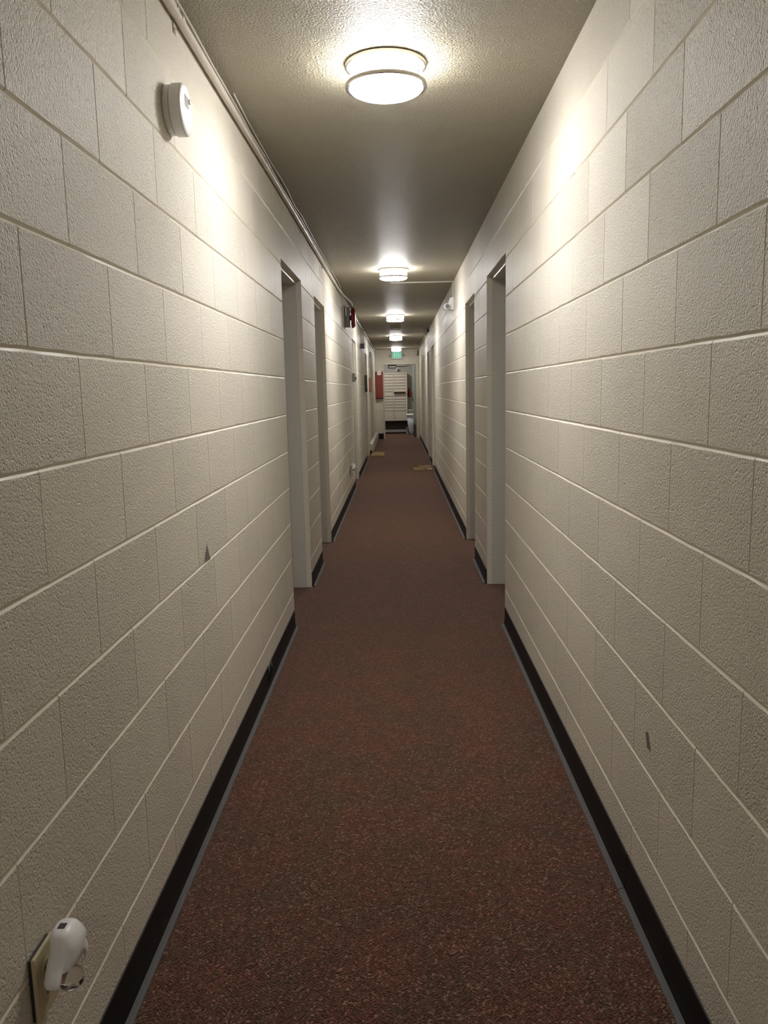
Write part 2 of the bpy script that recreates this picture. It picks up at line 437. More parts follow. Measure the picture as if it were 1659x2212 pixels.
side_door(1, WL, -1, *DOORS_L[0], 'recessed grey door, first on the conduit wall, past the dark scuff')
side_door(2, WL, -1, *DOORS_L[1], 'recessed grey door between the first doorway and the red bell')
side_door(3, WL, -1, *DOORS_L[2], 'shallow-looking door by the grey wall box, past the small white plug')
side_door(4, WL, -1, *DOORS_L[3], 'shallow-looking door between the dark plaque and the wall heater')
side_door(5, WR, 1, *DOORS_R[0], 'recessed grey door opposite the first door of the conduit wall')
side_door(6, WR, 1, *DOORS_R[1], 'recessed grey door whose brass knob peeps out, below the camera', knob=6.87)
side_door(7, WR, 1, *DOORS_R[2], 'narrow-looking recessed door beside a tan doormat, camera wall')
side_door(8, WR, 1, *DOORS_R[3], 'narrow-looking recessed door just past the tan doormat, camera wall')

# ------------------------------------------------------------------ end doorway with the door leaf standing open
t = thing('door_9', (0.065, YE+0.08, 0), 'cream framed end doorway with its grey green door standing open', 'door', kind='structure')
bm = bmesh.new()
for x0, x1 in ((EX0-0.036, EX0), (EX1, EX1+0.083)):
    box(bm, x0, x1, YE-0.014, YE+0.002, 0, EHEAD+0.058)
box(bm, EX0, EX1, YE-0.014, YE+0.002, EHEAD, EHEAD+0.058)
box(bm, EX0-0.03, EX0, YE+0.006, YE+0.16, 0, EHEAD+0.03); box(bm, EX1, EX1+0.03, YE+0.006, YE+0.16, 0, EHEAD+0.03)
box(bm, EX0, EX1, YE+0.006, YE+0.16, EHEAD, EHEAD+0.03)
link('frame', bm, MT['cframe'], t, bevel=0.002)
a = Vector((0.497, YE+0.17)); b = Vector((0.432, YE+1.02)); d = (b-a).normalized(); nrm = Vector((d.y, -d.x))
def leaf_box(u0, u1, w0, w1, z0, z1):
    bm = bmesh.new(); q = [a+d*u0+nrm*w0, a+d*u1+nrm*w0, a+d*u1+nrm*w1, a+d*u0+nrm*w1]
    return prism(bm, [(p.x, p.y) for p in q], z0, z1, 'z')
L = link('leaf', leaf_box(0, 0.852, 0, 0.044, 0.01, EHEAD-0.005), MT['teal'], t, bevel=0.002); L['label'] = 'grey green door leaf'
k = link('lower_sheet', leaf_box(0.02, 0.83, -0.003, -0.0002, 0.02, 0.36), MT['dark'], t); k['label'] = 'dark lower sheet of the leaf'  # thin dark sheet over the lower part of the leaf
bm = leaf_box(0.74, 0.80, -0.008, -0.0003, 0.99, 1.09)
q = a+d*0.77
tube(bm, [(q.x-0.004, q.y, 1.045), (q.x-0.045, q.y, 1.045), (q.x-0.05, q.y-0.10, 1.045)], 0.009, 10)
k = link('lever_handle', bm, MT['dark'], t, smooth=False); k['label'] = 'dark lever handle'
# closing gear on the back of the header
t = thing('door_closer', (-0.14, YE+0.2, 1.99), 'black door closer with pale cover under the end doorway head', 'door closer')
bm = bmesh.new(); box(bm, -0.265, -0.025, YE+0.162, YE+0.205, 1.935, 2.04); link('body', bm, MT['dark'], t, bevel=0.003)
k = link('cover', B(-0.243, -0.047, YE+0.158, YE+0.1618, 1.962, 2.005), MT['white'], t, bevel=0.001); k['label'] = 'pale cover plate'
bm = bmesh.new(); tube(bm, [(-0.024, YE+0.19, 1.985), (0.19, YE+0.19, 1.98)], 0.011, 8); tube(bm, [(0.19, YE+0.19, 1.98), (0.33, YE+0.19, 2.01)], 0.007, 8)
link('arm', bm, MT['dark'], t)

# ------------------------------------------------------------------ ceiling lamps
LX = -0.022
LAMPS = [(2.89, 'round drum ceiling lamp whose two nickel rings show clearly, the largest one'),
         (7.52, 'round drum ceiling lamp beside the white cable channel, second along the ceiling'),
         (12.0, 'round drum ceiling lamp between the cable channel and the flat white disc'),
         (16.5, 'round drum ceiling lamp just past the flat white disc, fourth along the ceiling'),
         (21.1, 'round drum ceiling lamp right before the green exit sign, smallest of the row')]
def lamp(y, label):
    t = thing('ceiling_lamp', (LX, y, CH), label, 'ceiling lamp', 'drum ceiling lamps along the corridor')
    O = (LX, y, CH)
    bm = lathe(bmesh.new(), [(0.0, -0.001), (0.137, -0.001), (0.1385, -0.004), (0.1385, -0.013), (0.134, -0.0155), (0.126, -0.0155), (0.126, -0.006), (0.0, -0.006)], O, 'z', 64)
    k = link('top_ring', bm, MT['nickel'], t, smooth=False); k['label'] = 'nickel ceiling ring'
    bm = lathe(bmesh.new(), [(0.0, -0.0162), (0.1235, -0.0162), (0.1245, -0.03), (0.1245, -0.076), (0.121, -0.085), (0.110, -0.0905), (0.06, -0.0945), (0.0, -0.0955)], O, 'z', 64)
    k = link('shade', bm, [MT['glass'], MT['glassside']], t, smooth=True)
    for f in k.data.polygons:
        f.material_index = 1 if f.center.z > -0.077 else 0      # the disc of light faces down, the drum's side glows less
    k['label'] = 'glowing white glass drum'
    bm = lathe(bmesh.new(), [(0.1265, -0.066), (0.1385, -0.066), (0.1392, -0.070), (0.1392, -0.077), (0.136, -0.0795), (0.1265, -0.0795)], O, 'z', 64, closed=True)
    k = link('lower_ring', bm, MT['nickel'], t, smooth=False); k['label'] = 'nickel band'
    for an in (-35, 85, 205):
        c, s = math.cos(math.radians(an)), math.sin(math.radians(an))
        bm = tube(bmesh.new(), [(LX+0.1315*c, y+0.1315*s, CH-0.0157), (LX+0.1315*c, y+0.1315*s, CH-0.0658)], 0.0026, 8)
        k = link('post', bm, MT['nickel'], t)
    return t
def copy_tree(o, parent=None):
    c = o.copy(); COL.objects.link(c)
    if parent is not None: c.parent = parent
    for ch in list(o.children): copy_tree(ch, c)
    return c
lamp0 = lamp(*LAMPS[0])
def weaker_bulb(c, k, name):
    for ch in c.children:
        if ch.name.startswith('shade'):
            ch.data = ch.data.copy(); ch.data.materials[0] = emit(name, LAMP_COLOR, LAMP_STRENGTH*k*1.2); ch.data.materials[1] = emit(name+'_side', LAMP_COLOR, LAMP_STRENGTH*k*0.5)
for (y, lb), k in zip(LAMPS[1:], (1.0, 0.85, 0.65, 0.45)):
    c = copy_tree(lamp0); c.location = (LX, y, CH); c['label'] = lb
    if k < 1: weaker_bulb(c, k, 'lit_white_glass_dimmed')  # dimmed along the row so the end wall doesn't wash out
c = copy_tree(lamp0); c.location = (LX, -1.75, CH); c['label'] = 'unseen drum ceiling lamp added behind the camera to lift the near walls'; weaker_bulb(c, 0.5, 'lit_white_glass_fill')  # added out of view to brighten the near walls
# a lamp of the same kind lights the letter box room
c = copy_tree(lamp0); c.location = (-0.30, 23.45, CH); c['label'] = 'round drum ceiling lamp of the letter box room'; c['group'] = 'letter box room lamp'

# ------------------------------------------------------------------ conduit along the ceiling corner, cables beside it
PX, PZ, PR = WL+0.0175, 2.400, 0.0128
t = thing('conduit_pipe', (PX, 4, PZ), 'cream painted conduit pipe along the ceiling corner above the smoke detector', 'pipe')
path = [(PX, YB+0.02, PZ)] + [(PX, y, PZ + 0.002*math.sin(y*1.7)) for y in [x*0.5 for x in range(-4, 18)]]
path += [(PX+0.012, 9.0, PZ-0.005), (PX+0.045, 9.3, PZ-0.02), (PX+0.07, 9.5, PZ-0.03), (PX+0.075, 9.62, PZ-0.055)]
link('pipe', tube(bmesh.new(), path, PR, 16), MT['pipe'], t, smooth=True)
for y in (2.43, 3.95, 5.35, 6.85, 8.4):
    bm = bmesh.new()
    pts = [(PX + (PR+0.0022)*math.cos(math.radians(q)), PZ + 0.001 + (PR+0.0022)*math.sin(math.radians(q))) for q in range(-150, 151, 20)]
    pin = [(PX + (PR+0.0004)*math.cos(math.radians(q)), PZ + 0.001 + (PR+0.0004)*math.sin(math.radians(q))) for q in range(150, -151, -20)]
    prism(bm, pts+pin, y-0.012, y+0.012, 'y')
    box(bm, WL+0.0008, WL+0.0030, y-0.012, y+0.012, PZ-0.040, PZ-0.012)
    lathe(bm, [(0.0, 0.0), (0.0075, 0.0), (0.007, 0.003), (0.0, 0.0045)], (WL+0.003, y, PZ-0.031), 'x', 12)
    k = link('strap', bm, MT['pipe'], t)
for y0, y1 in ((2.275, 2.385), (5.9, 6.0)):
    bm = tube(bmesh.new(), [(PX, y0, PZ), (PX, y0+0.004, PZ), (PX, y1-0.004, PZ), (PX, y1, PZ)], [PR+0.0008, PR+0.0028, PR+0.0028, PR+0.0008], 16)
    lathe(bm, [(0.0, 0.0), (0.004, 0.0), (0.004, 0.004), (0.0, 0.005)], (PX+PR+0.0025, y0+0.03, PZ), 'x', 10)
    lathe(bm, [(0.0, 0.0), (0.004, 0.0), (0.004, 0.004), (0.0, 0.005)], (PX+PR+0.0025, y1-0.03, PZ), 'x', 10)
    link('coupling', bm, MT['pipe'], t)
rnd = random.Random(4)
pts = [(WL+0.020+0.004*rnd.uniform(-1, 1), y, 2.4285+0.002*rnd.uniform(-1, 1)) for y in [YB+0.05+0.35*i for i in range(34)]]
o = link('cable', tube(bmesh.new(), pts, 0.0042, 8), MT['pipe'], smooth=True); tag(o, 'thin cream cable tucked above the conduit at the ceiling', 'cable')
pts = [(WL+0.034+0.004*rnd.uniform(-1, 1), y, 2.4325+0.0015*rnd.uniform(-1, 1)) for y in [3.1+0.3*i for i in range(20)]]
o = link('cable', tube(bmesh.new(), pts, 0.0030, 8), MT['pipe'], smooth=True); tag(o, 'loose wavy cream wire on the ceiling edge beside the conduit', 'cable')
# second run, past the bell to the end wall
t = thing('conduit_pipe', (PX, 15, PZ), 'cream painted conduit pipe from the red bell on to the end wall', 'pipe')
path = [(PX+0.07, 9.93, PZ-0.055), (PX+0.065, 10.1, PZ-0.03), (PX+0.03, 10.5, PZ-0.012), (PX, 10.9, PZ)] + [(PX, 11.5+0.9*i, PZ) for i in range(12)] + [(PX, YE-0.02, PZ)]
link('pipe', tube(bmesh.new(), path, PR, 12), MT['pipe'], t, smooth=True)
bm = lathe(bmesh.new(), [(0.0, 0.0), (0.0165, 0.0), (0.0165, 0.03), (0.0, 0.03)], (PX, YE-0.032, PZ), 'y', 12)
k = link('end_fitting', bm, MT['steel'], t); k['label'] = 'dark end fitting'
# thin pipe on the other ceiling corner far along
t = thing('conduit_pipe', (WR-0.016, 18, 2.415), 'thin white conduit in the far ceiling corner of the camera wall', 'pipe')
link('pipe', tube(bmesh.new(), [(WR-0.014, 15.0, 2.418), (WR-0.014, YE-0.02, 2.418)], 0.012, 10), MT['pipe'], t, smooth=True)
k = link('end_box', B(WR-0.045, WR-0.001, 14.88, 15.0, 2.385, 2.437), MT['dark'], t, bevel=0.003); k['label'] = 'black end box'

# ------------------------------------------------------------------ wall smoke detector
DY, DZ = 2.318, 2.118
t = thing('smoke_detector', (WL, DY, DZ), 'round white smoke detector high on the block wall below the conduit', 'smoke detector')
link('mounting_plate', lathe(bmesh.new(), [(0.0, 0.0005), (0.062, 0.0005), (0.064, 0.003), (0.064, 0.016), (0.061, 0.0175), (0.0, 0.0175)], (WL, DY, DZ), 'x', 56), MT['white'], t)
bm = lathe(bmesh.new(), [(0.0, 0.0177), (0.058, 0.0177), (0.058, 0.0195), (0.066, 0.0198), (0.0675, 0.022), (0.0675, 0.046), (0.065, 0.0505), (0.060, 0.0525), (0.0, 0.0535)], (WL, DY, DZ), 'x', 56)
h = link('housing', bm, MT['white'], t)
bm = lathe(bmesh.new(), [(0.0, 0.0), (0.007, 0.0), (0.007, 0.003), (0.0, 0.0038)], (WL+0.0534, DY+0.028, DZ+0.030), 'x', 16)
link('test_button', bm, MT['offwhite'], h)
bm = bmesh.new()
for i in range(4): box(bm, WL+0.0532, WL+0.0542, DY-0.020+0.010*i, DY-0.016+0.010*i, DZ+0.004, DZ+0.036)
link('vent_slots', bm, MT['offwhite'], h)

# ------------------------------------------------------------------ outlet plate with the white plug-in device
OY, OZ = 1.185, 0.378
def outlet(y, z, label):
    t = thing('wall_outlet', (WL, y, z), label, 'outlet')
    bm = bmesh.new(); box(bm, WL+0.0005, WL+0.006, y-0.034, y+0.034, z-0.056, z+0.056)
    k = link('box_rim', bm, MT['dark'], t); k['label'] = 'dark gap behind the plate'
    bm = bmesh.new(); prism(bm, [(y-0.037, z-0.060), (y+0.037, z-0.060), (y+0.037, z+0.060), (y-0.037, z+0.060)], WL+0.0062, WL+0.0135, 'x')
    link('cover_plate', bm, MT['ivory'], t, bevel=0.005, segs=3)
    for dz in (-0.021, 0.021):
        bm = bmesh.new(); prism(bm, [(y+0.0165*math.cos(q*math.pi/12)*0.98, z+dz+0.0145*math.sin(q*math.pi/12)) for q in range(24)], WL+0.0136, WL+0.0155, 'x')
        s = link('socket', bm, MT['ivory'], t)
        bm = bmesh.new(); box(bm, WL+0.0154, WL+0.0159, y-0.008, y-0.005, z+dz-0.003, z+dz+0.006); box(bm, WL+0.0154, WL+0.0159, y+0.005, y+0.008, z+dz-0.003, z+dz+0.006)
        k = link('slot', bm, MT['dark'], s); k['label'] = 'dark blade slots'
    return t
outlet(OY, OZ, 'ivory wall outlet plate behind the large white plug-in device')

def plug_in(y, z, label, big=True):
    t = thing('plug_in_air_freshener', (WL+0.02, y, z), label, 'air freshener')
    # lofted shell: narrow crown, wide skirt, arch cut out at the foot
    X0 = WL+0.017
    secs = [(0.112-(0.112-h_)*0.47, a_*(1.0 if h_ > 0.05 else 0.72), b_*(0.82 if h_ > 0.05 else 0.76), c_-(0.0 if h_ > 0.05 else 0.004)) for h_, a_, b_, c_ in [(0.112, 0.012, 0.010, 0.024), (0.108, 0.021, 0.017, 0.024), (0.096, 0.028, 0.023, 0.026), (0.075, 0.033, 0.027, 0.029), (0.052, 0.036, 0.030, 0.032),
            (0.034, 0.046, 0.032, 0.034), (0.014, 0.054, 0.034, 0.036), (-0.006, 0.056, 0.035, 0.037), (-0.020, 0.053, 0.034, 0.036), (-0.030, 0.048, 0.032, 0.035)]]
    bm = bmesh.new(); n = 40; rings = []
    for h, ry, rx, cx in secs:
        r = []
        for k in range(n):
            q = 2*math.pi*k/n; c, s = math.cos(q), math.sin(q)
            e = 0.75
            r.append(bm.verts.new((X0+cx+rx*abs(c)**e*(1 if c >= 0 else -1), y-0.009*max(0.0, min(1.0, (0.090-h)/0.04))+ry*abs(s)**e*(1 if s >= 0 else -1.0-0.75*max(0.0, min(1.0, (0.085-h)/0.04))), z+h)))
        rings.append(r)
    for i in range(len(rings)-1):
        for k in range(n):
            qm = (k+0.5)/n*360
            if i >= 6 and (qm < 8 or qm > 292): continue       # arch at the foot of the shell
            bm.faces.new((rings[i][k], rings[i][(k+1) % n], rings[i+1][(k+1) % n], rings[i+1][k]))
    bm.faces.new(rings[0])
    sh = link('shell', bm, MT['white'], t, smooth=True)
    m = sh.modifiers.new('wall_thickness', 'SOLIDIFY'); m.thickness = 0.003; m.offset = -1
    bm = bmesh.new(); prism(bm, [(X0+0.018, y-0.009), (X0+0.030, y-0.009), (X0+0.030, y+0.004), (X0+0.018, y+0.004)], z+0.1122, z+0.1130, 'z')
    k = link('vent_slot', bm, MT['dark'], t); k['label'] = 'dark scent slot on the crown'
    bm = lathe(bmesh.new(), [(0.0, -0.002), (0.015, -0.002), (0.019, 0.002), (0.020, 0.016), (0.017, 0.026), (0.010, 0.032), (0.010, 0.042), (0.0, 0.042)], (X0+0.032, y-0.004, z+0.006), 'z', 24)
    k = link('bottle', bm, MT['clear'], t, smooth=True); k['label'] = 'clear oil bottle'
    bm = bmesh.new(); box(bm, WL+0.0162, X0+0.012, y-0.014, y+0.014, z+0.03, z+0.06); link('plug', bm, MT['white'], t, bevel=0.003)
    return t
plug_in(1.20, 0.352, 'white plug-in air freshener with dark slot on its crown, on the ivory outlet')
P2Y, P2Z = 9.95, 0.36
outlet(9.92, 0.355, 'ivory wall outlet behind the small white plug between door and grey box')
plug_in(9.94, 0.325, 'small white plug-in air freshener low on the wall past the second door')

# ------------------------------------------------------------------ alarm bell
BY = 9.74
t = thing('alarm_bell', (WL, BY, 2.21), 'dark red round alarm bell on a grey box at the conduit', 'alarm bell')
k = link('back_plate', B(WL+0.0005, WL+0.006, BY-0.125, BY+0.125, 2.075, 2.345), MT['bellbox'], t, bevel=0.002); k['label'] = 'grey back plate'
bm = bmesh.new(); box(bm, WL+0.0062, WL+0.062, BY-0.105, BY+0.105, 2.105, 2.325)
k = link('back_box', bm, MT['bellbox'], t, bevel=0.004); k['label'] = 'grey metal box'
k = link('label_strip', B(WL+0.014, WL+0.026, BY-0.1065, BY-0.1052, 2.225, 2.318), MT['white'], t); k['label'] = 'pale strip on the box side'
bm = lathe(bmesh.new(), [(0.0, 0.0622), (0.03, 0.0622), (0.03, 0.078), (0.0, 0.078)], (WL, BY, 2.21), 'x', 24); link('spindle', bm, MT['dark'], t)
bm = lathe(bmesh.new(), [(0.0, 0.129), (0.06, 0.128), (0.095, 0.124), (0.111, 0.114), (0.119, 0.099), (0.121, 0.080), (0.119, 0.080), (0.116, 0.098), (0.108, 0.111), (0.0, 0.124)], (WL, BY, 2.21), 'x', 48)
k = link('gong', bm, MT['red'], t, smooth=True); k['label'] = 'dark red gong'

# pair of drop pipes with a dark box below
t = thing('drop_conduit', (WL+0.03, 13.6, 2.2), 'pair of short vertical conduits ending in a dark box below the ceiling', 'pipe')
for dx in (0.020, 0.052):
    link('pipe', tube(bmesh.new(), [(WL+dx, 13.6, 2.386), (WL+dx, 13.6, 2.125)], 0.0125, 12), MT['pipe'], t, smooth=True)
bm = bmesh.new(); box(bm, WL+0.001, WL+0.072, 13.54, 13.66, 2.045, 2.124); k = link('junction_box', bm, MT['dark'], t, bevel=0.004); k['label'] = 'dark junction box'

# things on the conduit wall further along
t = thing('manual_alarm_station', (WL, 11.02, 1.52), 'small grey wall box with a round button beside the third door', 'wall box')
bm = bmesh.new(); box(bm, WL+0.0005, WL+0.038, 10.955, 11.065, 1.465, 1.582); k = link('housing', bm, MT['steel'], t, bevel=0.004)
link('button', lathe(bmesh.new(), [(0.0, 0.0), (0.02, 0.0), (0.018, 0.012), (0.0, 0.014)], (WL+0.0382, 11.01, 1.515), 'x', 20), MT['grey'], t)
t = thing('wall_plaque', (WL, 15.1, 1.47), 'narrow dark brown plaque with a black foot on the conduit wall', 'plaque')
link('board', B(WL+0.0005, WL+0.042, 14.97, 15.24, 1.385, 1.63), MT['brown'], t, bevel=0.003)
k = link('foot', B(WL+0.0005, WL+0.045, 14.97, 15.24, 1.320, 1.384), MT['dark'], t, bevel=0.003); k['label'] = 'black foot'
t = thing('extinguisher_cabinet', (WL, 17.3, 1.46), 'narrow red brown wall cabinet above the long wall heater', 'cabinet')
link('body', B(WL+0.0005, WL+0.052, 17.12, 17.48, 1.31, 1.612), MT['rust'], t, bevel=0.004)
bm = bmesh.new(); box(bm, WL+0.0522, WL+0.056, 17.15, 17.45, 1.33, 1.59); link('door', bm, MT['rust'], t, bevel=0.002)
t = thing('junction_box', (WL, 18.0, 2.13), 'small grey box high on the wall above the long wall heater', 'junction box')
link('body', B(WL+0.0005, WL+0.036, 17.95, 18.07, 2.07, 2.19), MT['steel'], t, bevel=0.004)
link('lid', B(WL+0.0362, WL+0.039, 17.955, 18.065, 2.075, 2.185), MT['steel'], t, bevel=0.001)

# long convector heater at the foot of the wall
t = thing('wall_heater', (WL, 19.5, 0), 'long cream convector heater at the foot of the conduit wall', 'heater')
y0, y1 = 16.85, YE-0.16
bm = prism(bmesh.new(), [(WL+0.001, 0.085), (WL+0.055, 0.085), (WL+0.068, 0.105), (WL+0.066, 0.185), (WL+0.050, 0.215), (WL+0.001, 0.222)], y0, y1, 'y')
link('cover', bm, MT['heater'], t, bevel=0.003)
bm = bmesh.new()
comb = [(WL+0.020, y0+0.05), (WL+0.020, y1-0.05)]
for i in range(39, -1, -1):
    yy = y0+0.1+i*0.124; comb += [(WL+0.028, yy+0.05), (WL+0.072, yy+0.05), (WL+0.072, yy), (WL+0.028, yy)]
prism(bm, comb, 0.045, 0.0848, 'z')
link('slat_grille', bm, MT['heater'], t)
link('back_plate', B(WL+0.001, WL+0.012, y0, y1, 0.012, 0.0845), MT['dark'], t)
# ------------------------------------------------------------------ security camera, cable channel on the other wall
t = thing('security_camera', (WR, 8.45, 2.2), 'small white camera with round grey lens below the cable channel', 'camera')
bm = prism(bmesh.new(), [(WR-0.0005, 2.146), (WR-0.0395, 2.146), (WR-0.062, 2.158), (WR-0.062, 2.205), (WR-0.040, 2.268), (WR-0.0005, 2.275)], 8.36, 8.47, 'y')
link('mount', bm, MT['white'], t, bevel=0.004)
bm = lathe(bmesh.new(), [(0.0, -0.036), (0.012, -0.036), (0.024, -0.031), (0.031, -0.020), (0.034, -0.002), (0.032, 0.014), (0.022, 0.028), (0.0, 0.034)], (WR-0.074, 8.36, 2.178), 'y', 32)
h = link('ball', bm, MT['white'], t, smooth=True)
bm = lathe(bmesh.new(), [(0.0, -0.0392), (0.018, -0.0385), (0.021, -0.036), (0.0, -0.0362)], (WR-0.074, 8.36, 2.178), 'y', 28)
k = link('lens', bm, MT['lens'], h, smooth=True); k['label'] = 'grey glass lens'
t = thing('cable_channel', (0.3, 8.41, CH), 'thin white cable channel crossing the ceiling to the camera', 'cable channel')
link('ceiling_run', B(-0.06, WR-0.0135, 8.40, 8.42, CH-0.012, CH-0.0005), MT['offwhite'], t, bevel=0.002)
link('wall_run', B(WR-0.013, WR-0.0005, 8.40, 8.42, 2.2765, CH-0.0005), MT['offwhite'], t, bevel=0.002)
t = thing('smoke_detector', (-0.025, 14.5, CH), 'flat white disc detector on the ceiling between two lamps', 'smoke detector')
link('base', lathe(bmesh.new(), [(0.0, -0.0005), (0.102, -0.0005), (0.102, -0.008), (0.0, -0.008)], (-0.025, 14.5, CH), 'z', 32), MT['offwhite'], t)
link('cover', lathe(bmesh.new(), [(0.0, -0.0082), (0.098, -0.0082), (0.094, -0.024), (0.07, -0.030), (0.0, -0.032)], (-0.025, 14.5, CH), 'z', 32), MT['offwhite'], t)

# ------------------------------------------------------------------ end wall: exit sign, red box, tan fixture
t = thing('exit_sign', (-0.015, YE, 2.3), 'lit green exit sign with two small lamp heads above the end doorway', 'exit sign')
k = link('housing', B(-0.172, 0.142, YE-0.045, YE-0.0005, 2.178, 2.405), MT['steel'], t, bevel=0.004); k['label'] = 'grey sign housing'
k = link('front_frame', B(-0.164, 0.134, YE-0.0468, YE-0.0452, 2.187, 2.397), MT['exitframe'], t); k['label'] = 'pale frame'
k = link('face', B(-0.137, 0.105, YE-0.0475, YE-0.0469, 2.203, 2.372), MT['exitface'], t); k['label'] = 'glowing pale green face'
def letter_boxes(ch, x, z, w, h, th):
    if ch == 'E': return [(x, x+th, z, z+h), (x+th, x+w, z, z+th), (x+th, x+w*0.9, z+h/2-th/2, z+h/2+th/2), (x+th, x+w, z+h-th, z+h)]
    if ch == 'I': return [(x+w/2-th/2, x+w/2+th/2, z, z+h)]
    if ch == 'T': return [(x+w/2-th/2, x+w/2+th/2, z, z+h-th), (x, x+w, z+h-th, z+h)]
bm = bmesh.new()
ya, yb = YE-0.0495, YE-0.0477
x = -0.128; lw = 0.046; lh = 0.142; z0 = 2.215; th = 0.018
for ch in 'EXIT':
    ww = lw if ch != 'I' else 0.03
    if ch == 'X':
        for p in ([(x, z0), (x+th*1.15, z0), (x+lw, z0+lh), (x+lw-th*1.15, z0+lh)], [(x+lw-th*1.15, z0), (x+lw, z0), (x+th*1.15, z0+lh), (x, z0+lh)]):
            prism(bm, p, ya, yb, 'y')
            ya -= 0.0003
        ya += 0.0006
    else:
        for q in letter_boxes(ch, x, z0, ww, lh, th): box(bm, q[0], q[1], ya, yb, q[2], q[3])
    x += ww+0.016
k = link('lettering', bm, MT['exitgreen'], t); k['label'] = 'green EXIT letters'
for sx, x0, zq in ((-1, -0.172, 2.266), (1, 0.142, 2.275)):
    bm = tube(bmesh.new(), [(x0+sx*0.0003, YE-0.022, zq), (x0+sx*0.03, YE-0.024, zq)], 0.010, 10)
    lathe(bm, [(0.0, -0.03), (0.019, -0.028), (0.022, -0.022), (0.019, 0.004), (0.008, 0.014), (0.0, 0.014)], (x0+sx*0.044, YE-0.03, zq), 'y', 16)
    k = link('lamp_head', bm, MT['steel'], t, smooth=True); k['label'] = 'small grey lamp head'

t = thing('fire_hose_cabinet', (-0.514, YE, 1.5), 'tall red wall box with white notice beside the end doorway', 'cabinet')
link('body', B(-0.619, -0.410, YE-0.085, YE-0.0005, 1.135, 1.85), MT['redbox'], t, bevel=0.004)
k = link('door', B(-0.612, -0.417, YE-0.092, YE-0.0852, 1.165, 1.752), MT['redbox'], t, bevel=0.003)
k = link('lower_lip', B(-0.619, -0.410, YE-0.084, YE-0.004, 1.112, 1.1348), MT['coirdark'], t, bevel=0.002); k['label'] = 'dark lower edge'
k = link('latch', B(-0.432, -0.405, YE-0.098, YE-0.0852, 1.102, 1.134), MT['dark'], t, bevel=0.003); k['label'] = 'black latch'
k = link('notice', B(-0.562, -0.456, YE-0.0945, YE-0.0853, 1.758, 1.862), MT['white'], t); k['label'] = 'white notice card'
bm = bmesh.new()
for i, wdt in enumerate((0.02, 0.03, 0.018)): box(bm, -0.552+0.001+i*0.028, -0.552+i*0.028+wdt*0.8, YE-0.0952, YE-0.0946, 1.806, 1.818)
k = link('print', bm, MT['grey'], t); k['label'] = 'illegible grey print'
t = thing('wall_sounder', (0.55, YE, 2.33), 'small tan fixture high beside the camera wall corner', 'wall fixture')
link('base', B(0.548, 0.578, YE-0.02, YE-0.0005, 2.29, 2.40), MT['brown'], t, bevel=0.004)
link('horn', lathe(bmesh.new(), [(0.0, -0.04), (0.024, -0.036), (0.026, -0.02), (0.016, -0.002), (0.0, -0.002)], (0.553, YE-0.02, 2.285), 'y', 20), MT['coir'], t, smooth=True)

# ------------------------------------------------------------------ doormats
def mat(poly, label, bits):
    c = (sum(p[0] for p in poly)/4, sum(p[1] for p in poly)/4)
    t = thing('doormat', (c[0], c[1], 0), label, 'doormat', 'tan doormats by the side doors')
    link('pile', prism(bmesh.new(), poly, 0.001, 0.016, 'z'), MT['coir'], t, bevel=0.004)
    for x0, x1, y0, y1, mt in bits:
        k = link('border', B(x0, x1, y0, y1, 0.0162, 0.0175), MT[mt], t); k['label'] = 'dark border piece' if mt == 'coirdark' else 'pale border piece'
mat([(0.240, 13.16), (0.560, 13.22), (0.563, 14.06), (0.236, 13.90)], 'tan doormat with dark ends on the carpet against the camera wall',
    [(0.240, 0.325, 13.72, 13.88, 'coirdark'), (0.43, 0.545, 13.36, 13.44, 'coirdark'), (0.47, 0.553, 13.26, 13.34, 'white'), (0.40, 0.462, 13.24, 13.32, 'coirdark')])
mat([(-0.592, 16.17), (-0.308, 16.06), (-0.310, 17.22), (-0.590, 17.28)], 'tan doormat with dark scalloped edge on the carpet before the heater',
    [(-0.58, -0.535, 16.2, 16.3, 'coirdark'), (-0.50, -0.45, 16.18, 16.4, 'coirdark'), (-0.43, -0.40, 16.14, 16.38, 'coirdark'), (-0.38, -0.33, 16.12, 16.3, 'coirdark')])

# ------------------------------------------------------------------ letter boxes
YM = 24.55
t = thing('mailbox_cabinet', (-0.14, YM, 1.1), 'beige wall of letter boxes in two columns beyond the end doorway', 'mailbox')
MX0, MX1 = -0.565, 0.283
bm = bmesh.new(); box(bm, MX0, MX1, YM+0.012, ROOM_END-0.001, 0.405, 1.865); k = link('body', bm, MT['mailgap'], t); k['label'] = 'dark inner body'
bm = bmesh.new()
for q in ((MX0, -0.517, 0.405, 1.865), (-0.152, -0.128, 0.405, 1.865), (0.233, MX1, 0.405, 1.865)): box(bm, q[0], q[1], YM-0.004, YM+0.0118, q[2], q[3])
for z0, z1 in ((0.405, 0.468), (1.827, 1.865)):
    box(bm, -0.517, -0.152, YM-0.004, YM+0.0118, z0, z1); box(bm, -0.128, 0.233, YM-0.004, YM+0.0118, z0, z1)
link('face_frame', bm, MT['mail'], t, bevel=0.0015)
RZ = [1.823, 1.732, 1.641, 1.55, 1.466, 1.375, 1.291, 1.151, 1.059, 0.975, 0.89, 0.805, 0.706]
g = 0.007
def mdoor(x0, x1, z0, z1, lock=True):
    d = link('door', B(x0+0.004, x1-0.004, YM-0.002, YM+0.0119, z0+g, z1-g), MT['mail'], t, bevel=0.0015)
    if lock:
        bm = lathe(bmesh.new(), [(0.0, 0.0), (0.011, 0.0), (0.011, -0.006), (0.0, -0.007)], (x0+0.035, YM-0.0021, (z0+z1)/2), 'y', 14)
        k = link('lock', bm, MT['steel'], d); k['label'] = 'grey lock'
    return d
